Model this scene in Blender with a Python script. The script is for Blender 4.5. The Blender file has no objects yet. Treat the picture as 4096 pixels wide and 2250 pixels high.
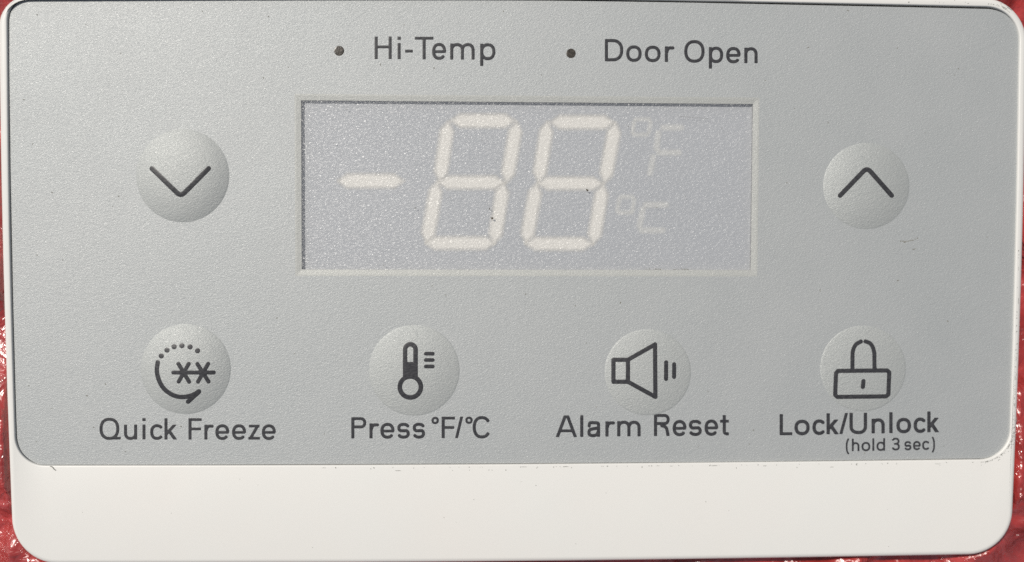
import bpy, math, random
import numpy as np
from mathutils import Vector

random.seed(7)
rng = np.random.default_rng(7)
scene = bpy.context.scene
C = scene.collection

# ------------------------------------------------------------------ camera
PX = 3.0e-5                       # metres covered by one photo pixel at the panel
CAM = Vector((-0.0043, 0.0056, 0.120))
LENS, SENSOR = 35.0, 36.0
f_ = (Vector((0, 0, 0)) - CAM).normalized()
r_ = f_.cross(Vector((0, 1, 0))).normalized()
u_ = r_.cross(f_).normalized()
cam = bpy.data.cameras.new('camera')
cam.lens, cam.sensor_width = LENS, SENSOR
cam.clip_start, cam.clip_end = 0.005, 50
cam.dof.use_dof = True
cam.dof.focus_distance = 0.1200
cam.dof.aperture_fstop = 9.0
co = bpy.data.objects.new('camera', cam)
C.objects.link(co)
from mathutils import Matrix
co.matrix_world = Matrix(((r_.x, u_.x, -f_.x, CAM.x), (r_.y, u_.y, -f_.y, CAM.y),
                          (r_.z, u_.z, -f_.z, CAM.z), (0, 0, 0, 1)))
scene.camera = co

# ------------------------------------------------------------------ light
SUN_EL, SUN_AZ = math.radians(55), math.radians(138)     # azimuth measured ccw from +x : upper left
w = bpy.data.worlds.new('World'); scene.world = w; w.use_nodes = True
nt = w.node_tree
sky = nt.nodes.new('ShaderNodeTexSky'); sky.sky_type = 'NISHITA'
sky.sun_disc = False; sky.sun_elevation = SUN_EL; sky.sun_rotation = math.radians(90) - SUN_AZ
hsv = nt.nodes.new('ShaderNodeHueSaturation'); hsv.inputs['Saturation'].default_value = 0.5   # hazy, whiter sky
nt.links.new(sky.outputs[0], hsv.inputs['Color']); nt.links.new(hsv.outputs[0], nt.nodes['Background'].inputs[0])
nt.nodes['Background'].inputs[1].default_value = 0.07
sl = bpy.data.lights.new('sun', 'SUN'); sl.energy = 3.3; sl.angle = math.radians(0.6)
sl.color = (1.0, 0.955, 0.875)
so = bpy.data.objects.new('sun', sl); C.objects.link(so)
sd = Vector((math.cos(SUN_EL) * math.cos(SUN_AZ), math.cos(SUN_EL) * math.sin(SUN_AZ), math.sin(SUN_EL)))
so.rotation_euler = sd.to_track_quat('Z', 'Y').to_euler()
so.location = sd * 0.5
vs = scene.view_settings
scene.display_settings.display_device = 'sRGB'
vs.view_transform = 'Standard'; vs.look = 'None'; vs.gamma = 1; vs.use_curve_mapping = False
vs.exposure = 0.0
scene.cycles.use_denoising = False        # keeps the fine grain of the film

# ------------------------------------------------------------------ mapping of measured positions
def W(px, py, z=0.0):
    """photo position(s) -> point(s) on the horizontal plane at height z (metres)."""
    px = np.asarray(px, float); py = np.asarray(py, float); z = np.asarray(z, float) + 0 * px
    a = (px - 2048) / 4096 * SENSOR / LENS
    b = -(py - 1125) / 4096 * SENSOR / LENS
    d = [f_[i] + a * r_[i] + b * u_[i] for i in range(3)]
    t = (z - CAM.z) / d[2]
    return np.stack([CAM.x + t * d[0], CAM.y + t * d[1], z], -1)

def mesh(name, verts, faces, mat, parent=None, smooth=False):
    me = bpy.data.meshes.new(name)
    me.from_pydata([tuple(v) for v in verts], [], [tuple(int(i) for i in f) for f in faces])
    me.update()
    if smooth:
        me.polygons.foreach_set('use_smooth', [True] * len(me.polygons))
    me.materials.append(mat)
    o = bpy.data.objects.new(name, me); C.objects.link(o)
    if parent: o.parent = parent
    return o

def tag(o, label=None, cat=None, group=None, kind=None):
    if label: o['label'] = label
    if cat: o['category'] = cat
    if group: o['group'] = group
    if kind: o['kind'] = kind
    return o

# ------------------------------------------------------------------ materials
def new_mat(name):
    m = bpy.data.materials.new(name); m.use_nodes = True
    return m, m.node_tree, m.node_tree.nodes['Principled BSDF']

def N(t, kind, **kw):
    n = t.nodes.new(kind)
    for k, v in kw.items(): setattr(n, k, v)
    return n

def world_coords(t):
    g = N(t, 'ShaderNodeNewGeometry')
    return g.outputs['Position']

def noise(t, vec, scale, detail=2, rough=0.5, dist=0.0):
    n = N(t, 'ShaderNodeTexNoise'); n.inputs['Scale'].default_value = scale
    n.inputs['Detail'].default_value = detail; n.inputs['Roughness'].default_value = rough
    n.inputs['Distortion'].default_value = dist
    t.links.new(vec, n.inputs['Vector']); return n.outputs['Fac']

def bump(t, h, dist, strength=1.0, nrm=None):
    b = N(t, 'ShaderNodeBump'); b.inputs['Distance'].default_value = dist
    b.inputs['Strength'].default_value = strength
    t.links.new(h, b.inputs['Height'])
    if nrm is not None: t.links.new(nrm, b.inputs['Normal'])
    return b.outputs['Normal']

def ramp(t, fac, stops):
    r = N(t, 'ShaderNodeValToRGB'); e = r.color_ramp.elements
    while len(e) < len(stops): e.new(0.5)
    for k, (p, c) in enumerate(stops):
        e[k].position = p; e[k].color = (*c, 1) if len(c) == 3 else c
    t.links.new(fac, r.inputs[0]); return r.outputs[0]

def mathn(t, op, a, b):
    m = N(t, 'ShaderNodeMath', operation=op)
    for i, v in enumerate((a, b)):
        if isinstance(v, (int, float)): m.inputs[i].default_value = v
        else: t.links.new(v, m.inputs[i])
    return m.outputs[0]

def grain_vec(t):
    """stretch the grain a little along one diagonal, as the film's texture is"""
    mp = N(t, 'ShaderNodeMapping')
    mp.inputs['Rotation'].default_value = (0, 0, math.radians(-35))
    mp.inputs['Scale'].default_value = (0.62, 1.15, 1.0)
    t.links.new(world_coords(t), mp.inputs['Vector'])
    return mp.outputs[0]

def film_mat(name, col, col2, rough=0.54, coat=0.5, grain=0.000028, spec=0.5, warm=None):
    m, t, p = new_mat(name)
    v = grain_vec(t)
    g1 = noise(t, v, 6800, 3, 0.65, 0.3)
    g2 = noise(t, v, 2600, 1, 0.5)
    h = mathn(t, 'ADD', g1, mathn(t, 'MULTIPLY', g2, 0.35))
    nr = bump(t, noise(t, world_coords(t), 60, 2), 0.00012)
    nr = bump(t, h, grain, 1.0, nr)
    t.links.new(nr, p.inputs['Normal'])
    t.links.new(bump(t, noise(t, v, 5600, 3, 0.7, 0.5), 0.00008), p.inputs['Coat Normal'])
    c = ramp(t, noise(t, world_coords(t), 45, 4, 0.6), [(0.3, col), (0.7, col2)])
    # faint handling stains and tiny dark pits of the printed film
    st = ramp(t, noise(t, world_coords(t), 900, 3, 0.7), [(0.73, (1, 1, 1)), (0.80, (0.72, 0.71, 0.66))])
    mx = N(t, 'ShaderNodeMix', data_type='RGBA', blend_type='MULTIPLY')
    mx.inputs[0].default_value = 1
    t.links.new(c, mx.inputs[6]); t.links.new(st, mx.inputs[7])
    t.links.new(mx.outputs[2], p.inputs['Base Color'])
    rg = mathn(t, 'ADD', mathn(t, 'MULTIPLY', noise(t, world_coords(t), 90, 5, 0.65), 0.16), rough - 0.08)
    t.links.new(rg, p.inputs['Roughness'])
    p.inputs['Metallic'].default_value = 0.20
    p.inputs['Specular IOR Level'].default_value = spec
    p.inputs['Coat Weight'].default_value = coat
    p.inputs['Coat Roughness'].default_value = 0.20
    return m

M = {}
M['film'] = film_mat('silver_textured_film', (0.396, 0.412, 0.411), (0.420, 0.432, 0.430), grain=0.000052)
M['button'] = film_mat('embossed_button_film', (0.405, 0.420, 0.410), (0.430, 0.442, 0.430), grain=0.000080)
M['frame'] = film_mat('clear_rim_film', (0.425, 0.432, 0.412), (0.445, 0.450, 0.428), grain=0.000045)

m, t, p = new_mat('ivory_plastic'); M['plastic'] = m
c = ramp(t, noise(t, world_coords(t), 35, 4, 0.6), [(0.35, (0.730, 0.708, 0.672)), (0.65, (0.720, 0.712, 0.680))])
st = ramp(t, noise(t, world_coords(t), 420, 4, 0.75), [(0.71, (1, 1, 1)), (0.80, (0.86, 0.84, 0.78))])
mx = N(t, 'ShaderNodeMix', data_type='RGBA', blend_type='MULTIPLY'); mx.inputs[0].default_value = 1
t.links.new(c, mx.inputs[6]); t.links.new(st, mx.inputs[7]); t.links.new(mx.outputs[2], p.inputs['Base Color'])
p.inputs['Roughness'].default_value = 0.38
p.inputs['Subsurface Weight'].default_value = 0.0
nr = bump(t, noise(t, world_coords(t), 70, 2), 0.00010)
t.links.new(bump(t, noise(t, world_coords(t), 7000, 2), 0.0000025, 1, nr), p.inputs['Normal'])

m, t, p = new_mat('charcoal_ink'); M['ink'] = m
v = grain_vec(t)
c = ramp(t, noise(t, v, 4600, 2, 0.6), [(0.35, (0.030, 0.030, 0.034)), (0.72, (0.062, 0.062, 0.066))])
t.links.new(c, p.inputs['Base Color'])
p.inputs['Roughness'].default_value = 0.40
p.inputs['Specular IOR Level'].default_value = 0.35
t.links.new(bump(t, noise(t, v, 3600, 3, 0.6, 0.3), 0.000024), p.inputs['Normal'])

m, t, p = new_mat('dark_lens'); M['lens'] = m
c = ramp(t, noise(t, grain_vec(t), 5200, 3, 0.7), [(0.40, (0.022, 0.019, 0.014)), (0.68, (0.10, 0.085, 0.07))])
t.links.new(c, p.inputs['Base Color']); p.inputs['Roughness'].default_value = 0.3
t.links.new(bump(t, noise(t, world_coords(t), 4500, 3, 0.6), 0.00003), p.inputs['Normal'])

m, t, p = new_mat('display_backing'); M['backing'] = m
c = ramp(t, noise(t, world_coords(t), 40, 3), [(0.3, (0.405, 0.42, 0.44)), (0.7, (0.435, 0.447, 0.465))])
t.links.new(c, p.inputs['Base Color']); p.inputs['Roughness'].default_value = 0.6

def seg_mat(name, col, alpha):
    m, t, p = new_mat(name)
    a = N(t, 'ShaderNodeAttribute'); a.attribute_name = 'edge'
    p.inputs['Base Color'].default_value = (*col, 1); p.inputs['Roughness'].default_value = 0.7
    tr = N(t, 'ShaderNodeBsdfTransparent'); ms = N(t, 'ShaderNodeMixShader')
    t.links.new(mathn(t, 'MULTIPLY', a.outputs['Fac'], alpha), ms.inputs[0])
    t.links.new(tr.outputs[0], ms.inputs[1]); t.links.new(p.outputs[0], ms.inputs[2])
    t.links.new(ms.outputs[0], t.nodes['Material Output'].inputs['Surface'])
    return m
M['segment'] = seg_mat('cream_segment', (0.82, 0.79, 0.73), 0.92)
M['segment_faint'] = seg_mat('faint_segment', (0.86, 0.85, 0.80), 0.48)

m, t, p = new_mat('clear_grained_film'); M['clear'] = m
v = grain_vec(t)
h = noise(t, v, 3600, 3, 0.65, 0.6)
nr = bump(t, h, 0.00015)
p.inputs['Base Color'].default_value = (0.55, 0.56, 0.58, 1); p.inputs['Roughness'].default_value = 0.5
t.links.new(nr, p.inputs['Normal'])
gl = N(t, 'ShaderNodeBsdfGlossy'); gl.inputs['Roughness'].default_value = 0.24
t.links.new(nr, gl.inputs['Normal'])
tr = N(t, 'ShaderNodeBsdfTransparent')
m1 = N(t, 'ShaderNodeMixShader'); m1.inputs[0].default_value = 0.16
t.links.new(tr.outputs[0], m1.inputs[1]); t.links.new(p.outputs[0], m1.inputs[2])
m2 = N(t, 'ShaderNodeMixShader'); m2.inputs[0].default_value = 0.06
t.links.new(m1.outputs[0], m2.inputs[1]); t.links.new(gl.outputs[0], m2.inputs[2])
t.links.new(m2.outputs[0], t.nodes['Material Output'].inputs['Surface'])

m, t, p = new_mat('red_plastic_wrap'); M['red'] = m
c = ramp(t, noise(t, world_coords(t), 160, 4, 0.6), [(0.3, (0.22, 0.013, 0.009)), (0.7, (0.54, 0.055, 0.050))])
t.links.new(c, p.inputs['Base Color']); p.inputs['Roughness'].default_value = 0.28
p.inputs['Specular IOR Level'].default_value = 0.9
p.inputs['Coat Weight'].default_value = 1.0; p.inputs['Coat Roughness'].default_value = 0.17
t.links.new(bump(t, noise(t, world_coords(t), 230, 3, 0.55, 1.5), 0.0007), p.inputs['Normal'])
t.links.new(bump(t, noise(t, world_coords(t), 250, 2, 0.5, 2.5), 0.0012), p.inputs['Coat Normal'])

m, t, p = new_mat('ground_brown'); M['ground'] = m
c = ramp(t, noise(t, world_coords(t), 12, 4), [(0.3, (0.16, 0.11, 0.08)), (0.7, (0.24, 0.17, 0.12))])
t.links.new(c, p.inputs['Base Color'])

m, t, p = new_mat('dark_grime'); M['grime'] = m
c = ramp(t, noise(t, world_coords(t), 6000, 2), [(0.4, (0.05, 0.04, 0.03)), (0.6, (0.13, 0.11, 0.085))])
t.links.new(c, p.inputs['Base Color']); p.inputs['Roughness'].default_value = 0.9
m, t, p = new_mat('pale_stain'); M['stain'] = m
c = ramp(t, noise(t, world_coords(t), 9000, 2), [(0.4, (0.16, 0.155, 0.13)), (0.6, (0.30, 0.30, 0.28))])
t.links.new(c, p.inputs['Base Color']); p.inputs['Roughness'].default_value = 0.9

# ------------------------------------------------------------------ outlines
def rounded(corners, radii, bows, nc=14, ns=24):
    """closed outline in photo pixels; corners TL,TR,BR,BL; bow = outward bulge of side i->i+1."""
    n = 4; cs = [np.array(c, float) for c in corners]; out = []
    cen = sum(cs) / 4
    for i in range(n):
        a, b, c = cs[i - 1], cs[i], cs[(i + 1) % n]
        r = radii[i]
        d0 = (a - b) / np.linalg.norm(a - b); d1 = (c - b) / np.linalg.norm(c - b)
        p0 = b + d0 * r; p1 = b + d1 * r; o = b + (d0 + d1) * r
        for k in range(nc + 1):
            th = math.pi / 2 * k / nc
            out.append(o - d1 * r * math.cos(th) - d0 * r * math.sin(th))
        nb = cs[(i + 1) % n]; rn = radii[(i + 1) % n]
        q = nb - d1 * rn
        nrm = np.array([d1[1], -d1[0]])
        if np.dot(nrm, (p1 + q) / 2 - cen) < 0: nrm = -nrm
        for k in range(1, ns):
            s = k / ns
            out.append(p1 * (1 - s) + q * s + nrm * bows[i] * (math.sin(math.pi * s)))
    return np.array(out)

def inset(outl, d):
    n = len(outl); prev = np.roll(outl, 1, 0); nxt = np.roll(outl, -1, 0)
    tg = nxt - prev; tg /= np.linalg.norm(tg, axis=1)[:, None]
    nr = np.stack([-tg[:, 1], tg[:, 0]], 1)      # outline runs clockwise on screen (y down) -> inward
    return outl + nr * d

OUT = rounded([(-14, -22), (4118, -12), (4052, 2222), (46, 2262)], [130, 185, 175, 185], [10, 8, 9, 8])
REC = rounded([(26, -26), (4082, 29), (4040, 1838), (62, 1864)], [112, 135, 118, 118], [9, 4, 7, 6])
k_ = PX
OVER_Z = -0.00030                # faceplate lies this deep in its recess
root = bpy.data.objects.new('control_panel', None); C.objects.link(root)
root.location = (0, 0, -0.011)
bpy.context.view_layer.update()
tag(root, 'silver grey temperature control panel in an ivory plastic housing with display and six domed buttons', 'control panel')
RZ = 0.011
def pz(v):                        # world -> coordinates under root
    v = np.array(v, float); v[..., 2] += RZ; return v

# ------------------------------------------------------------------ housing
rings = []
F = 20                            # edge fillet in px
rings.append(W(*inset(OUT, 0).T, -0.0108)); 
# keep the wall vertical: reuse the xy of the rim at z=0
def ring_at(outl, z, zmap=0.0):
    v = W(outl[:, 0], outl[:, 1], zmap); v[:, 2] = z; return v
rings = [ring_at(inset(OUT, 0), -0.0108), ring_at(OUT, -F * k_)]
for th in (20, 40, 60, 80, 90):
    a = math.radians(th)
    rings.append(ring_at(inset(OUT, F * (1 - math.cos(a))), -F * k_ * (1 - math.sin(a))))
rings.append(ring_at(inset(OUT, F + 3), 0.0))
for th in (0, 30, 60, 90):
    a = math.radians(th)
    rings.append(ring_at(inset(REC, -6 + 5 * math.sin(a)), -5 * k_ * (1 - math.cos(a))))
rings.append(ring_at(inset(REC, 1.5), -0.0019))
n = len(OUT)
verts = np.concatenate(rings); faces = []
for i in range(len(rings) - 1):
    for j in range(n):
        j2 = (j + 1) % n
        faces.append((i * n + j, (i + 1) * n + j, (i + 1) * n + j2, i * n + j2))
faces.append([(len(rings) - 1) * n + j for j in range(n)])
faces.append([j for j in range(n - 1, -1, -1)])
hs = mesh('housing', pz(verts), faces, M['plastic'], root, True)
hs.data.polygons[len(hs.data.polygons) - 1].use_smooth = False
hs.data.polygons[len(hs.data.polygons) - 2].use_smooth = False
hs['label'] = 'ivory plastic housing with rounded corners and a blank lower strip'

# ------------------------------------------------------------------ faceplate with display opening
WIN = np.array([(1204, 402), (3012, 417), (3003, 1081), (1207, 1079)], float)
def win_ring(d, n_side=30):
    """rectangle round the display opening, grown by d pixels"""
    cs = [WIN[0] + (-d, -d), WIN[1] + (d, -d), WIN[2] + (d, d), WIN[3] + (-d, d)]
    out = []
    for i in range(4):
        a, b = cs[i], cs[(i + 1) % 4]
        for k in range(n_side): out.append(a + (b - a) * k / n_side)
    return np.array(out)
from mathutils.geometry import delaunay_2d_cdt
# the film was stuck on a little low and to the right: a wider gap left and above, almost none below
_w = np.arange(len(REC)) * 2 * math.pi / len(REC)
FACE = np.array([inset(REC, 6.5 + .7 * math.sin(9 * a) + .5 * math.sin(23 * a + 1))[i] for i, a in enumerate(_w)]) + np.array([2.6, 2.6])
def faceplate():
    outer = FACE; hole = win_ring(26)
    pts = [Vector(p) for p in outer] + [Vector(p) for p in hole]
    no, nh = len(outer), len(hole)
    edges = [(i, (i + 1) % no) for i in range(no)] + [(no + i, no + (i + 1) % nh) for i in range(nh)]
    vs_, es, fs, *_ = delaunay_2d_cdt(pts, edges, [], 0, 1e-4)
    vv = np.array([(v.x, v.y) for v in vs_])
    keep = []
    for f in fs:
        c = vv[list(f)].mean(0)
        if 1178 < c[0] < 3037 and 376 < c[1] < 1106 and all(
                (1170 < vv[i][0] < 3045 and 370 < vv[i][1] < 1112) for i in f): continue
        keep.append(f)
    v3 = W(vv[:, 0], vv[:, 1], OVER_Z)
    # film edge: a thin wall down round the outside
    nb = len(v3)
    lo = W(outer[:, 0], outer[:, 1], OVER_Z); lo[:, 2] -= 0.00018
    v3 = np.concatenate([v3, lo])
    # orient upward
    fin = []
    for f in keep:
        a, b, c = (v3[i] for i in f[:3])
        if np.cross(b - a, c - a)[2] < 0: f = f[::-1]
        fin.append(f)
    for j in range(no):
        fin.append((j, (j + 1) % no, nb + (j + 1) % no, nb + j))
    o = mesh('faceplate', pz(v3), fin, M['film'], root)
    o['label'] = 'silver grey grained film with black lettering'
    return o
face = faceplate()

prof = [(26, 0.0), (20, -0.2), (10, -1.3), (3, -2.1), (0.0, -2.4), (0.0, -7)]
rr = [W(*win_ring(d).T, OVER_Z + z * k_) for d, z in prof]
n = len(rr[0]); verts = np.concatenate(rr)
faces = [(i * n + j, i * n + (j + 1) % n, (i + 1) * n + (j + 1) % n, (i + 1) * n + j)
         for i in range(len(rr) - 1) for j in range(n)]
mesh('window_frame', pz(verts), faces, M['frame'], root)

# walls of the shallow well under the clear film, and its backing
DISP_Z = OVER_Z - 0.00070
a = W(*win_ring(0).T, OVER_Z - 7 * k_); b = a.copy(); b[:, 2] = DISP_Z - 0.0002
verts = np.concatenate([a, b])
faces = [(j, (j + 1) % n, n + (j + 1) % n, n + j) for j in range(n)]
disp = mesh('display', pz(W(*(win_ring(30)).T, DISP_Z)), [tuple(range(n))[::-1]], M['backing'], root)
disp['label'] = 'unlit grey display reading minus 88 with degree signs'
m, t, p = new_mat('grey_well'); p.inputs['Base Color'].default_value = (0.36, 0.355, 0.35, 1); p.inputs['Roughness'].default_value = 0.6
mesh('well_wall', pz(verts), faces, m, disp)
cl = mesh('display_cover', pz(W(*win_ring(0.0).T, OVER_Z - 4.0 * k_)), [tuple(range(n))[::-1]], M['clear'], root)
cl['label'] = 'clear grained film over the display'

# ------------------------------------------------------------------ signed-distance shapes -> clean meshes
def spline(pts, n=8):
    P = [np.array(p, float) for p in pts]; P = [2 * P[0] - P[1]] + P + [2 * P[-1] - P[-2]]
    out = []
    for i in range(1, len(P) - 2):
        for k in range(n):
            s = k / n
            out.append(0.5 * ((2 * P[i]) + (P[i + 1] - P[i - 1]) * s + (2 * P[i - 1] - 5 * P[i] + 4 * P[i + 1] - P[i + 2]) * s * s
                              + (3 * P[i] - P[i - 1] - 3 * P[i + 1] + P[i + 2]) * s ** 3))
    out.append(P[-2]); return out

def arc(cx, cy, rx, ry, a0, a1, n=20):
    out = []
    for k in range(n + 1):                      # slightly squared curves, like the printed grotesque
        c, s_ = math.cos(math.radians(a0 + (a1 - a0) * k / n)), math.sin(math.radians(a0 + (a1 - a0) * k / n))
        e = 2 / 2.3
        out.append((cx + rx * math.copysign(abs(c) ** e, c), cy + ry * math.copysign(abs(s_) ** e, s_)))
    return out

def sd_seg(X, Y, a, b, r, butt_a=False, butt_b=False):
    ax, ay = a; bx, by = b; dx, dy = bx - ax, by - ay; L = math.hypot(dx, dy) + 1e-9
    ux, uy = dx / L, dy / L
    s = (X - ax) * ux + (Y - ay) * uy; q = -(X - ax) * uy + (Y - ay) * ux
    sc = np.clip(s, 0, L)
    d = np.hypot(s - sc, q) - r
    if butt_a: d = np.maximum(d, -s)
    if butt_b: d = np.maximum(d, s - L)
    return d

def sd_poly(X, Y, pts):
    pts = [np.array(p, float) for p in pts]; n = len(pts)
    area = sum(pts[i][0] * pts[(i + 1) % n][1] - pts[(i + 1) % n][0] * pts[i][1] for i in range(n))
    if area < 0: pts = pts[::-1]
    D = np.full(X.shape, -1e9)
    for i in range(n):
        a, b = pts[i], pts[(i + 1) % n]; e = (b - a) / np.linalg.norm(b - a)
        D = np.maximum(D, (X - a[0]) * e[1] - (Y - a[1]) * e[0])
    return D

# primitive: dict(p=points, w=width, b=(butt start, butt end), y=(ymin,ymax)) | dict(poly=pts, r=round) | dict(sub=prim)
def prim_sdf(X, Y, pr):
    if 'poly' in pr:
        return sd_poly(X, Y, pr['poly']) - pr.get('r', 0)
    P = [q for i, q in enumerate(pr['p']) if i == 0 or math.hypot(q[0] - pr['p'][i - 1][0], q[1] - pr['p'][i - 1][1]) > 1e-3]
    r = pr['w'] / 2; b0, b1 = pr.get('b', (False, False)); D = np.full(X.shape, 1e9)
    for i in range(len(P) - 1):
        D = np.minimum(D, sd_seg(X, Y, P[i], P[i + 1], r, b0 and i == 0, b1 and i == len(P) - 2))
    if 'y' in pr:
        D = np.maximum(D, np.maximum(pr['y'][0] - Y, Y - pr['y'][1]))
    return D

def contour(prims, step, place, height, half, V, Fc, E=None, soft=0.0):
    """mesh of the union of prims (px, y down); place(px,py,h)->xyz ; appended to V, Fc."""
    xs, ys = [], []
    for pr in prims:
        q = pr.get('p') or pr['poly']; g = pr.get('w', 0) / 2 + pr.get('r', 0) + 2 * step + soft
        for x, y in q: xs += [x - g, x + g]; ys += [y - g, y + g]
    gx = np.arange(min(xs), max(xs) + step, step); gy = np.arange(min(ys), max(ys) + step, step)
    X, Y = np.meshgrid(gx, gy); D = np.full(X.shape, 1e9)
    for pr in prims:
        if pr.get('neg'): continue
        D = np.minimum(D, prim_sdf(X, Y, pr))
    for pr in prims:
        if pr.get('neg'): D = np.maximum(D, -prim_sdf(X, Y, pr))
    D = D - soft
    idx = {}
    base = len(V); pts = []; dd = []
    def vert(key, x, y, d):
        if key not in idx:
            idx[key] = base + len(pts); pts.append((x, y)); dd.append(d)
        return idx[key]
    ins = D < 0
    act = ins[:-1, :-1] | ins[1:, :-1] | ins[:-1, 1:] | ins[1:, 1:]
    for j, i in zip(*np.nonzero(act)):
        cs = [(j, i), (j, i + 1), (j + 1, i + 1), (j + 1, i)]
        poly = []
        for k in range(4):
            a, b = cs[k], cs[(k + 1) % 4]; da, db = D[a], D[b]
            if da < 0: poly.append(vert(a, gx[a[1]], gy[a[0]], da))
            if (da < 0) != (db < 0):
                s = da / (da - db); key = (min(a, b), max(a, b), 'e')
                poly.append(vert(key, gx[a[1]] + s * (gx[b[1]] - gx[a[1]]), gy[a[0]] + s * (gy[b[0]] - gy[a[0]]), 0.0))
        if len(poly) >= 3: Fc.append(poly[::-1])
    pts = np.array(pts); dd = np.array(dd)
    hgt = height * np.sqrt(np.clip(1 - (1 - np.clip(-dd / half, 0, 1)) ** 2, 0, 1))
    V.extend(place(pts[:, 0], pts[:, 1], hgt))
    if E is not None: E.extend(np.clip(-dd / max(2 * soft, 1e-6), 0, 1))

# ------------------------------------------------------------------ letterforms (y up from the baseline)
def glyph(ch, w, H, X, t):
    h = t / 2; th = t * 0.9; hh = th / 2; os_ = 0.012 * H
    B = (True, True)
    S = lambda *p, b=B, ww=t, y=None: dict(p=list(p), w=ww, b=b, **({'y': y} if y else {}))
    ry = X / 2 + os_ - hh; cy = X / 2
    if ch == 'H': return [S((h, 0), (h, H)), S((w - h, 0), (w - h, H)), S((h, H * .54), (w - h, H * .54), ww=th)]
    if ch in 'iI': return [S((w / 2, 0), (w / 2, X)), S((w / 2, H - t), (w / 2, H), ww=t * 1.08)]
    if ch == 'l': return [S((w / 2, 0), (w / 2, H))]
    if ch == '-': return [S((0, H * .36), (w, H * .36), ww=th)]
    if ch == 'T': return [S((0, H - hh), (w, H - hh), ww=th), S((w / 2, 0), (w / 2, H))]
    if ch == 'L': return [S((h, 0), (h, H)), S((0, hh), (w, hh), ww=th)]
    if ch == 'F': return [S((h, 0), (h, H)), S((0, H - hh), (w, H - hh), ww=th), S((h, H * .5), (w * .95, H * .5), ww=th)]
    if ch == 'P':
        r = (H * .5) / 2 - hh + 1
        return [S((h, 0), (h, H)), dict(p=[(h, H - hh), (w - h - r, H - hh)] + arc(w - h - r, H - hh - r, r, r, 90, -90, 16) + [(h, H - hh - 2 * r)], w=th * 1.05)]
    if ch == 'R':
        r = (H * .5) / 2 - hh
        return [S((h, 0), (h, H)), dict(p=[(h, H - hh), (w - h - r, H - hh)] + arc(w - h - r, H - hh - r, r, r, 90, -90, 16) + [(h, H - hh - 2 * r)], w=th * 1.05),
                S(*spline([(w * .5, H * .47), (w * .74, H * .40), (w * .84, H * .22), (w - h, -3)]), b=(False, False), y=(0, H))]
    if ch == 'D': return [S((h, 0), (h, H)), dict(p=[(h, H - hh), (w * .42, H - hh)] + arc(w * .42, H / 2, w * .58 - h, H / 2 - hh, 90, -90, 24) + [(h, hh)], w=t)]
    if ch == 'U': return [S((h, H), (h, w * .42), *arc(w / 2, w * .42, w / 2 - h, w * .42 + os_ - hh, 180, 360, 22), (w - h, H))]
    if ch == 'O': return [dict(p=arc(w / 2, H / 2, w / 2 - h, H / 2 + os_ - hh, 0, 360, 44), w=t)]
    if ch == 'C': return [S(*arc(w * .53, H / 2, w * .53 - h, H / 2 + os_ - hh, 32, 328, 36))]
    if ch == 'Q':
        we = w * .93
        return [dict(p=arc(we / 2, H / 2, we / 2 - h, H / 2 + os_ - hh, 0, 360, 44), w=t), S((we * .55, hh), (w, hh), ww=th),
                dict(p=[(we * .64, hh * 1.4), (we * .78, H * .13)], w=th * .8)]
    if ch == 'A': return [S((h * .9 - 2.5, -7), (w / 2 - .5, H + 8), y=(0, H)), S((w - h * .9 + 2.5, -7), (w / 2 + .5, H + 8), y=(0, H)), S((w * .22, H * .29), (w * .78, H * .29), ww=th)]
    if ch == 'o': return [dict(p=arc(w / 2, cy, w / 2 - h, ry, 0, 360, 36), w=t)]
    if ch == 'c': return [S(*arc(w * .54, cy, w * .54 - h, ry, 38, 322, 30))]
    if ch == 'e': return [S(*arc(w / 2, cy, w / 2 - h, ry, -4, 322, 34)), S((h, cy - 1), (w - h * .4, cy - 1), ww=th)]
    if ch in 'nm':
        k = 1 if ch == 'n' else 2; cw = (w - t) / k; o = [S((h, 0), (h, X))]
        for q in range(k):
            x0 = h + q * cw; rx = cw / 2; rr_ = min(X * .36, rx * 1.15)
            o.append(S(*arc(x0 + rx, X + os_ - hh - rr_, rx, rr_, 165, 0, 18), (x0 + cw, 0), b=(False, True)))
        return o
    if ch == 'h': return [S((h, 0), (h, H)), S(*arc(w / 2, X + os_ - hh - X * .36, w / 2 - h, X * .36, 165, 0, 18), (w - h, 0), b=(False, True))]
    if ch == 'u': return [S((w - h, 0), (w - h, X)), S((h, X), *arc(w / 2, X * .36 + hh - os_, w / 2 - h, X * .36, 180, 345, 18), b=(True, False))]
    if ch == 'r': return [S((h, 0), (h, X)), S(*spline([(h, X * .55), (w * .42, X * .86), (w, X - hh * 1.1)]), b=(False, True))]
    if ch == 'p': return [S((h, -.27 * H), (h, X)), dict(p=arc(w / 2, cy, w / 2 - h, ry, 0, 360, 36), w=t)]
    if ch == 'd': return [S((w - h, 0), (w - h, H)), dict(p=arc(w / 2, cy, w / 2 - h, ry, 0, 360, 36), w=t)]
    if ch == 'k': return [S((h, 0), (h, H)), S((w - h - 1 + 5, X + 6), (h, X * .34), y=(0, X)), S((w * .36, X * .60), (w - h + 4, -5), y=(0, X), ww=t * 1.05)]
    if ch == 'z': return [S((w * .04, X - hh), (w * .96, X - hh), ww=th), S((0, hh), (w, hh), ww=th), S((h * 1.05 - 2, -2), (w - h * 1.05 + 1, X + 2), y=(0, X))]
    if ch == 's':
        q = X / 4 + os_ / 2 + 1
        up = arc(w / 2, X + os_ - hh - (q - hh * .45), w / 2 - h, q - hh * .45, 18, 235, 18)
        dn = arc(w / 2, -os_ + hh + (q - hh * .45), w / 2 - h, q - hh * .45, 55, -162, 18)
        return [S(*(up + dn))]
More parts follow.
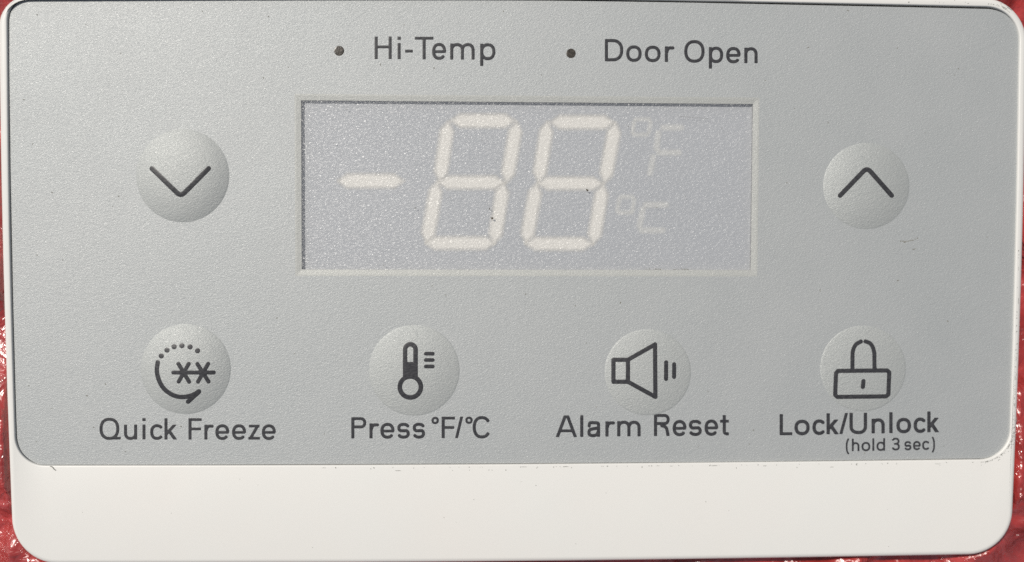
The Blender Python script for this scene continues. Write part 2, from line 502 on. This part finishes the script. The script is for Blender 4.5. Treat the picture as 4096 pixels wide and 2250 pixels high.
    if ch == 't': return [S((w * .48, X * .2), (w * .48, X * 1.3)), S((0, X - hh), (w, X - hh), ww=th),
                          S((w * .48, X), (w * .48, X * .26), *arc(w * .48 + X * .2, X * .2 + hh - 1, X * .2, X * .2 - 1, 180, 265, 8), (w, hh * .95))]
    if ch == 'a': return [S(*spline([(h * 1.1, X * .68), (w * .2, X * .90), (w * .5, X + os_ - hh), (w * .82, X * .88), (w - h * 1.15, X * .66)]), (w - h * 1.15, 0)),
                          S(*spline([(w - h * 1.5, X * .57), (w * .5, X * .53), (w * .2, X * .46), (h, X * .27), (w * .18, hh * 1.4), (w * .45, hh - os_), (w * .72, X * .15), (w - h * 1.3, X * .36)]), b=(False, False))]
    if ch == '/': return [S((h * .55 - 1, -6), (w - h * .55 + 1, H + 6), ww=t * .9, y=(0, H))]
    if ch == 'o*': return []
    if ch == '*': return [dict(p=arc(w / 2, H - w / 2, w / 2 - h * .72, w / 2 - h * .72, 0, 360, 26), w=t * .72)]
    if ch == '(': return [S(*spline([(w - h, H * 1.0), (w * .35, H * .72), (h, H * .38), (w * .35, H * .05), (w - h, -H * .2)]), ww=t * .9)]
    if ch == ')': return [S(*spline([(h, H * 1.0), (w * .65, H * .72), (w - h, H * .38), (w * .65, H * .05), (h, -H * .2)]), ww=t * .9)]
    if ch == '3':
        r1 = H * .24 - hh * .5
        return [S(*arc(w * .48, H - hh - r1, w * .48 - h, r1, 165, -80, 18), (w * .38, H - hh - 2 * r1), b=(True, False)),
                S((w * .38, H - hh - 2 * r1), *arc(w * .5, hh + (H - 2 * hh - 2 * r1) / 2, w * .5 - h, (H - 2 * hh - 2 * r1) / 2, 82, -165, 20), b=(False, True))]
    raise ValueError(ch)

def flip(prims, x0, yb, slope, xr):
    out = []
    for pr in prims:
        q = dict(pr); key = 'p' if 'p' in pr else 'poly'
        q[key] = [(x0 + x, yb - y) for x, y in pr[key]]
        if 'y' in pr: q['y'] = (yb - pr['y'][1], yb - pr['y'][0])
        out.append(q)
    return out

flat_place = lambda z: (lambda x, y, h: pz(W(x, y, z + 3.0e-6 + h)))
def caption(text, spans, base, cap, xh, t, label, emboss=0.000012):
    """spans: (x0,x1) of each glyph; base, cap: functions of x for baseline and cap line."""
    V, Fc = [], []
    for ch, (x0, x1) in zip(text, spans):
        xc = (x0 + x1) / 2; yb = base(xc); H = yb - cap(xc)
        pr = flip(glyph(ch, x1 - x0 + 1.5, H, H * xh, t * 1.09), x0 - .75, yb, 0, 0)
        contour(pr, 2.0, flat_place(OVER_Z), emboss, t / 2, V, Fc)
    o = mesh('caption', V, Fc, M['ink'], face, True)
    o['label'] = label
    return o
lin = lambda xa, ya, xb, yb: (lambda x: ya + (yb - ya) * (x - xa) / (xb - xa))

caption('Hi-Temp', [(1498.8, 1566.2), (1590.5, 1602.2), (1620.4, 1650.8), (1659.5, 1733.2), (1728.5, 1784), (1801, 1898), (1921, 1981)],
        lin(1500, 237, 1900, 240), lin(1500, 146.7, 1900, 149), .715, 12.0, 'black words Hi-Temp')
caption('DoorOpen', [(2419.8, 2492.4), (2505.2, 2566), (2579.7, 2641.8), (2659.7, 2693.5), (2737.3, 2817.7), (2835.9, 2892.2), (2905, 2962), (2977.6, 3030)],
        lin(2430, 245.6, 3010, 254), lin(2430, 157, 3010, 166.5), .715, 12.0, 'black words Door Open')
caption('QuickFreeze', [(398.6, 482.5), (496.5, 548), (569.6, 582.2), (601.3, 651), (658.4, 706), (754.5, 806), (818, 850.3), (862, 916.3), (928.8, 983.4), (994, 1039.3), (1048, 1102.7)],
        lin(400, 1759, 1100, 1759.5), lin(400, 1673, 1100, 1674), .70, 11.5, 'black words Quick Freeze')
caption('Press*F/*C', [(1405.6, 1464.6), (1478.3, 1512), (1522, 1577.5), (1589.6, 1638.6), (1651.4, 1699.8), (1726.4, 1754.8), (1767, 1819), (1822.6, 1850), (1861.7, 1890), (1891.3, 1959.3)],
        lin(1405, 1754.8, 1960, 1753.4), lin(1405, 1670, 1960, 1666.5), .71, 11.8, 'black words Press F or C with degree signs')
caption('AlarmReset', [(2224, 2307), (2321, 2333), (2350, 2401), (2422, 2455.6), (2469.3, 2562), (2616.3, 2678.4), (2691, 2745.3), (2756, 2806.5), (2818.7, 2872), (2880.7, 2914.8)],
        lin(2224, 1750, 2915, 1742), lin(2224, 1663, 2915, 1653), .70, 12.0, 'black words Alarm Reset')
caption('Lock/Unlock', [(3119, 3168.8), (3178.3, 3238), (3250.3, 3299.8), (3306.6, 3353), (3359.8, 3389.7), (3398.4, 3467.7), (3486.7, 3538.4), (3557.4, 3570), (3586, 3643.5), (3655, 3703), (3709.6, 3754.4)],
        lin(3119, 1742.5, 3754, 1730), lin(3119, 1657.5, 3754, 1646), .70, 12.6, 'black words Lock/Unlock')
caption('(hold3sec)', [(3383.5, 3397), (3408, 3437), (3446.5, 3480.5), (3489.5, 3497), (3506.6, 3539.7), (3567.4, 3598.7), (3618, 3645), (3652.5, 3682.4), (3689, 3717), (3726.7, 3739.5)],
        lin(3408, 1806.2, 3717, 1800), lin(3408, 1755.5, 3717, 1749.5), .70, 7.2, 'small words hold 3 sec in brackets')

# ------------------------------------------------------------------ indicator lights
for cx, cy, r, lb in ((1356.6, 204.3, 20, 'round indicator light beside Hi-Temp'), (2283.9, 214.5, 19, 'round indicator light beside Door Open')):
    V, Fc = [], []
    contour([dict(p=[(cx - .1, cy), (cx + .1, cy)], w=2 * r)], 2.0, flat_place(OVER_Z), 0.00002, 7, V, Fc)
    o = mesh('indicator_light', V, Fc, M['lens'], root, True); o['label'] = lb

# ------------------------------------------------------------------ domed buttons with icons
def dome_h(cx, cy, R, hm):
    def f(x, y):
        q = np.hypot(np.asarray(x) - cx, np.asarray(y) - cy) / R
        return k_ * np.where(q < .975, 1.3 + hm * (1 - np.minimum(q / .975, 1) ** 2.3), 1.3 - (q - .975) / .03 * 2.3)
    return f

def button(cx, cy, R, hm, prims, label, icon_label, width):
    hf = dome_h(cx, cy, R, hm)
    nr_, na = 44, 128; P = [(cx, cy)]
    for i in range(1, nr_ + 1):
        rad = R * (i / nr_) * 1.012
        for j in range(na): P.append((cx + rad * math.cos(2 * math.pi * j / na), cy + rad * math.sin(2 * math.pi * j / na)))
    P = np.array(P); v = W(P[:, 0], P[:, 1], OVER_Z + hf(P[:, 0], P[:, 1]))
    fc = [(0, 1 + (j + 1) % na, 1 + j) for j in range(na)]
    for i in range(nr_ - 1):
        for j in range(na):
            a0 = 1 + i * na + j; a1 = 1 + i * na + (j + 1) % na
            fc.append((a0, a1, a1 + na, a0 + na))
    b = mesh('button', pz(v), fc, M['button'], root, True); b['label'] = label
    V, Fc = [], []
    contour(prims, 2.0, lambda x, y, h: pz(W(x, y, OVER_Z + hf(x, y) + 7e-6 + h)), 0.000016, width / 2, V, Fc)
    ic = mesh('icon', V, Fc, M['ink'], b, True); ic['label'] = icon_label
    return b

def T(ox, oy, s, pts): return [(ox + x / s, oy + y / s) for x, y in pts]
def roundv(a, v, b, r):
    a, v, b = map(np.array, (a, v, b)); da = (a - v) / np.linalg.norm(a - v); db = (b - v) / np.linalg.norm(b - v)
    p0, p1 = v + da * r, v + db * r
    return [tuple(a)] + [tuple((1 - s) ** 2 * p0 + 2 * s * (1 - s) * v + s * s * p1) for s in np.linspace(0, 1, 7)] + [tuple(b)]

button(731, 704, 188, 26, [dict(p=roundv((608, 675), (723, 787), (834, 675), 22), w=20)],
       'domed button with a down arrow', 'black down chevron', 18)
button(3465, 745, 174, 18, [dict(p=roundv((3360.5, 783), (3468, 671), (3566.8, 783), 22), w=19)],
       'domed button with an up arrow', 'black up chevron', 19)
q = lambda *pts: T(520, 1260, 3.216, pts)
pr = [dict(p=q((x - .2, y), (x + .2, y)), w=21) for x, y in ((402, 530), (475, 455), (567, 410), (667, 398), (772, 413), (868, 463))]
pr += [dict(p=spline(q((357, 610), (345, 720), (372, 840), (432, 945), (530, 1022), (640, 1057), (750, 1050), (825, 1022), (886, 985))), w=18),
       dict(p=q((747, 1118), (886, 992)), w=18),
       dict(p=q((557, 743), (1077, 743)), w=16.5), dict(p=q((622, 630), (760, 862)), w=16.5), dict(p=q((755, 630), (626, 860)), w=16.5),
       dict(p=q((866, 632), (1010, 860)), w=16.5), dict(p=q((1005, 630), (875, 860)), w=16.5)]
button(743, 1477, 182, 22, pr, 'domed button with a quick freeze symbol', 'dotted circle arrow round two black asterisks', 17)
q = lambda *pts: T(1200, 1200, 2.021, pts)
pr = [dict(p=q((892, 402), (892, 640)), w=122 / 2.021), dict(p=q((891.9, 705), (892.1, 705)), w=208 / 2.021),
      dict(p=q((891.9, 705), (892.1, 705)), w=132 / 2.021, neg=True),
      dict(p=q((891.5, 402), (891.5, 502)), w=47 / 2.021, neg=True, b=(False, True))]
pr += [dict(p=q((1016, y), (1073, y)), w=31 / 2.021) for y in (436, 487, 539)]
button(1657, 1482, 183, 15, pr, 'domed button with a thermometer', 'black thermometer with three dashes', 17)
q = lambda *pts: T(2100, 1200, 2.021, pts)
pr = [dict(p=q((715, 485), (832, 485), (832, 663), (715, 663), (715, 485)), w=35 / 2.021),
      dict(p=q((832, 485), (1051, 361), (1054, 785), (832, 663)), w=35 / 2.021),
      dict(p=q((1141, 506), (1140, 640)), w=34 / 2.021), dict(p=q((1206, 521), (1205, 624)), w=33 / 2.021)]
button(2591, 1490, 174, 11, pr, 'domed button with a loudspeaker', 'black loudspeaker with two sound bars', 17)
q = lambda *pts: T(3270, 1260, 3.5375, pts)
pr = [dict(p=q((290, 795), (985, 788), (1015, 815), (1003, 1125), (970, 1155), (280, 1163), (250, 1135), (262, 825), (290, 795)), w=17),
      dict(p=spline(q((495, 790), (495, 640), (500, 520), (540, 425), (625, 372))), w=16.5, b=(False, True)),
      dict(p=spline(q((668, 372), (755, 415), (800, 520), (805, 640), (807, 790))), w=16.5, b=(True, False)),
      dict(p=q((650, 938), (641, 1022)), w=17)]
button(3452, 1475, 173, 9, pr, 'domed button with a padlock', 'black padlock outline with keyhole', 17)

# ------------------------------------------------------------------ display segments
def hexseg(a, b, w, cut=.30):
    a, b = np.array(a, float), np.array(b, float); d = (b - a) / np.linalg.norm(b - a); nn = np.array([-d[1], d[0]])
    r = 16; ww = w / 2 - r; a = a + d * r * 1.1; b = b - d * r * 1.1
    return dict(poly=[a, a + d * w * cut + nn * ww, b - d * w * cut + nn * ww, b, b - d * w * cut - nn * ww, a + d * w * cut - nn * ww], r=r)
def seg_mesh(name, prims_list, mat, label, soft):
    V, Fc, E = [], [], []
    for k, pr in enumerate(prims_list):
        zz = DISP_Z + 8e-6 + 3e-6 * k
        contour([pr], 3.0, lambda x, y, h, zz=zz: pz(W(x, y, zz + h)), 0.0, 10, V, Fc, E, soft)
    o = mesh(name, V, Fc, mat, disp)
    at = o.data.attributes.new('edge', 'FLOAT', 'POINT'); at.data.foreach_set('value', np.array(E, dtype=np.float32))
    o['label'] = label
    return o
L = lambda *pts: T(1180, 380, 1.9654, pts)
def S2(x0, y0, x1, y1, w=50): a, b = L((x0, y0), (x1, y1)); return hexseg(a, b, w + 3)
seg_mesh('minus_sign', [S2(352, 678, 838, 678, 53)], M['segment'], 'cream minus bar', 10)
seg_mesh('digit', [S2(1240, 205, 1712, 205, 52), S2(1203, 225, 1138, 665), S2(1742, 228, 1665, 675), S2(1143, 690, 1630, 690, 50),
                   S2(1115, 700, 1038, 1148), S2(1638, 708, 1566, 1155), S2(1042, 1167, 1555, 1167, 49)], M['segment'], 'cream figure 8 nearest the minus sign', 10)
seg_mesh('digit', [S2(2022, 217, 2492, 217, 52), S2(1985, 225, 1915, 670), S2(2518, 235, 2436, 678), S2(1925, 697, 2400, 697, 49),
                   S2(1898, 712, 1818, 1152), S2(2420, 720, 2345, 1158), S2(1830, 1172, 2322, 1172, 49)], M['segment'], 'cream figure 8 nearest the degree signs', 10)
L2 = lambda *pts: T(2460, 400, 2.358, pts)
def thin(ptsl, w=18): return dict(p=L2(*ptsl), w=w + 5)
seg_mesh('degree_fahrenheit', [thin([(195, 185), (320, 185)], 11), thin([(178, 215), (165, 305)], 11), thin([(335, 215), (318, 305)], 11), thin([(180, 330), (295, 330)], 11),
                               thin([(455, 262), (625, 262)]), thin([(408, 315), (392, 460)]), thin([(415, 498), (600, 498)]), thin([(360, 540), (330, 690)])],
         M['segment_faint'], 'faint degree F sign', 6)
seg_mesh('degree_celsius', [thin([(60, 915), (160, 915)], 11), thin([(38, 940), (20, 1045)], 11), thin([(180, 940), (165, 1045)], 11), thin([(40, 1065), (150, 1065)], 11),
                            thin([(290, 990), (480, 990)]), thin([(262, 1035), (232, 1190)]), thin([(250, 1232), (450, 1232)])],
         M['segment_faint'], 'faint degree C sign', 6)

# ------------------------------------------------------------------ dirt
def blob(x, y, z, rx, ry, ang, V, Fc, hgt=0.00002):
    n = 9; b = len(V); ca, sa = math.cos(ang), math.sin(ang)
    V.append(W(x, y, z + hgt))
    for j in range(n):
        th = 2 * math.pi * j / n; s = random.uniform(.55, 1.15)
        dx, dy = rx * s * math.cos(th), ry * s * math.sin(th)
        V.append(W(x + dx * ca - dy * sa, y + dx * sa + dy * ca, z + 2e-6))
    for j in range(n): Fc.append((b, b + 1 + (j + 1) % n, b + 1 + j))
def crumb(name, x, y, z, rx, ry, ang, label, cat, mat=None):
    V, Fc = [], []
    blob(x, y, z, rx, ry, ang, V, Fc, 0.000015)
    o = mesh(name, V, Fc, mat or M['grime'], None); return tag(o, label, cat)
CZ = OVER_Z - 3.9 * k_
crumb('dirt_speck', 1969, 874, CZ, 7.5, 6, .3, 'larger dark speck on the display beside the left figure 8', 'speck')
crumb('dirt_speck', 1958, 836, CZ, 4, 3, 1.9, 'tiny dark speck above another speck inside the left figure 8', 'speck')
crumb('dirt_speck', 2349, 761, CZ, 7, 4.5, .5, 'black speck under the middle bar of the right figure 8', 'speck')

def tube(name, pts, r, mat, label, cat):
    V, Fc = [], []; n = 6
    for i, p_ in enumerate(pts):
        c_ = W(p_[0], p_[1], p_[2])
        a_ = W(*pts[max(i - 1, 0)]); b_ = W(*pts[min(i + 1, len(pts) - 1)]); d = b_ - a_; d /= np.linalg.norm(d)
        s_ = np.cross(d, (0, 0, 1)); s_ /= np.linalg.norm(s_); up = np.cross(s_, d)
        for j in range(n):
            th = 2 * math.pi * j / n; V.append(c_ + (s_ * math.cos(th) + up * math.sin(th)) * r)
    for i in range(len(pts) - 1):
        for j in range(n): Fc.append((i * n + j, i * n + (j + 1) % n, (i + 1) * n + (j + 1) % n, (i + 1) * n + j))
    return tag(mesh(name, V, Fc, mat, None, True), label, cat)
tube('lint_fibre', [(200, 1866, 2e-5), (206, 1867, 3e-5), (212, 1872, 5e-5), (217, 1879, 4e-5), (223, 1882, 3e-5)], 0.00005, M['stain'],
     'short brown fibre poking from under the lower left edge of the faceplate', 'fibre')
tube('hair', [(2715, 466, CZ + 2e-5), (2760, 470, CZ + 2e-5), (2800, 472, CZ + 3e-5), (2834, 476, CZ + 2e-5)], 0.000010, M['stain'],
     'thin straight hair lying on the display above the faint F', 'hair')
V, Fc = [], []
for x, y, rx, ry in ((3603, 965, 5, 3), (3612, 966, 5, 3), (3620, 968, 7, 4), (3632, 966, 6, 2.5), (3643, 963, 6, 3), (3650, 962, 6, 3), (3661, 958, 5, 2), (3669, 954, 4, 2), (3655, 998, 7, 3.5), (3663, 996, 4, 2), (3643, 938, 0.1, 0.1)):
    blob(x, y, OVER_Z, rx, ry, -.2, V, Fc, 6e-6)
tag(mesh('scuff_mark', V, Fc, M['stain']), 'brown scuff streak on the grey film below the up arrow button', 'scuff')

V, Fc = [], []
for _ in range(120):                                     # scattered dust on the faceplate
    x, y = random.uniform(90, 4020), random.uniform(40, 1820)
    if 1170 < x < 3040 and 370 < y < 1110: z = CZ; s = random.uniform(1.0, 2.4)
    else: z = OVER_Z; s = random.uniform(1.2, 3.4)
    if any(math.hypot(x - a, y - b) < 195 for a, b in ((731, 704), (3465, 745), (743, 1477), (1657, 1482), (2591, 1490), (3452, 1475))): continue
    blob(x, y, z, s * random.uniform(1, 2), s, random.uniform(0, 3), V, Fc, 8e-6)
for _ in range(26):                                     # crumbs along the lower edge of the display
    x = random.triangular(2560, 2800, 2700); blob(x, 1080 - random.random() * 4, CZ, random.uniform(1.5, 4), random.uniform(1, 2.5), 0, V, Fc, 1e-5)
nrec = len(REC)
ring_in = inset(REC, -11)
def near(px, py): return np.argmin(np.hypot(REC[:, 0] - px, REC[:, 1] - py))
for _ in range(230):                                    # grime round the recess
    s = random.random()
    if s < .5:   i = (near(4070, 900) + int(random.triangular(0, 1, .55) * (near(3800, 1840) - near(4070, 900)))) % nrec
    elif s < .85: i = (near(3950, 1838) + random.randrange(0, max(1, near(1200, 1862) - near(3950, 1838)))) % nrec
    else:        i = (near(3700, 20) + random.randrange(0, 8)) % nrec
    j = (i + 1) % nrec; u = random.random(); off = random.choice((0, 0, 0, 0, .15, .4, 1.1))
    base = REC[i] * (1 - u) + REC[j] * u; q_ = ring_in[i] * (1 - u) + ring_in[j] * u
    pt = q_ + (q_ - base) * off
    dx_, dy_ = REC[j] - REC[i]; lng = random.random() < .12
    blob(pt[0], pt[1], 0.0, random.uniform(5, 16) if lng else random.uniform(1.2, 4.2), random.uniform(.8, 1.6) if lng else random.uniform(.8, 2.2),
         math.atan2(dy_, dx_) if lng else random.uniform(0, 3), V, Fc, 5e-6)
for _ in range(16):                                     # marks on the blank lower strip
    blob(random.uniform(150, 3950), random.uniform(1900, 2200), 0.0, random.uniform(1.2, 2.6), random.uniform(1, 2), 0, V, Fc, 6e-6)
tag(mesh('dust', V, Fc, M['stain']), kind='stuff')

# ------------------------------------------------------------------ crumpled red wrap and ground below
nx, ny = 620, 420
X, Y = np.meshgrid(np.linspace(-.105, .105, nx), np.linspace(-.072, .072, ny))
Z = np.zeros_like(X)
def smooth_noise(X, Y, lam, seed):
    r = np.random.default_rng(seed); s = 0
    for _ in range(7):
        a = r.uniform(0, 2 * np.pi); kf = 2 * np.pi / (lam * r.uniform(.7, 1.6)); s = s + np.sin((X * np.cos(a) + Y * np.sin(a)) * kf + r.uniform(0, 7))
    return s / 7
wx = smooth_noise(X, Y, .02, 1) * .008; wy = smooth_noise(X, Y, .02, 2) * .008
for i in range(18):
    a = rng.uniform(0, np.pi); lam = rng.uniform(.003, .016); ph = rng.uniform(0, 5)
    s = ((X + wx) * np.cos(a) + (Y + wy) * np.sin(a)) / lam + ph
    Z += (np.abs((s % 2) - 1) - .5) * lam * .17
Z = Z * (0.8 + .6 * smooth_noise(X, Y, .05, 5))
Z = -0.0028 + np.clip(Z, -.0022, .0020)
# the housing has pressed a hollow into the wrap: it lies low under the housing and bulges up round it
wall = ring_at(OUT, 0.0)
D = np.full(X.shape, 1.0); inside = np.zeros(X.shape, bool)
for a in range(len(wall)):
    p0, p1 = wall[a], wall[(a + 1) % len(wall)]
    ex, ey = p1[0] - p0[0], p1[1] - p0[1]
    tt = np.clip(((X - p0[0]) * ex + (Y - p0[1]) * ey) / (ex * ex + ey * ey + 1e-18), 0, 1)
    D = np.minimum(D, np.hypot(X - p0[0] - tt * ex, Y - p0[1] - tt * ey))
    cr = ((p0[1] > Y) != (p1[1] > Y)) & (X < (p1[0] - p0[0]) * (Y - p0[1]) / (p1[1] - p0[1] + 1e-18) + p0[0])
    inside ^= cr
sgn = np.where(inside, -D, D)
blend = np.clip((sgn - 0.0001) / 0.0007, 0, 1)
Z = -0.0113 * (1 - blend) + Z * blend
V = np.stack([X, Y, Z], -1).reshape(-1, 3)
fc = [(j * nx + i, j * nx + i + 1, (j + 1) * nx + i + 1, (j + 1) * nx + i) for j in range(ny - 1) for i in range(nx - 1)]
wr = mesh('plastic_wrap', V, fc, M['red'], None, True)
tag(wr, 'crumpled glossy red plastic wrap lying under the control panel', 'plastic wrap')
gz = float(Z.min()) - 0.0005
g = mesh('ground', [(-3, -3, gz), (3, -3, gz), (3, 3, gz), (-3, 3, gz)], [(0, 1, 2, 3)], M['ground'])
tag(g, kind='structure')
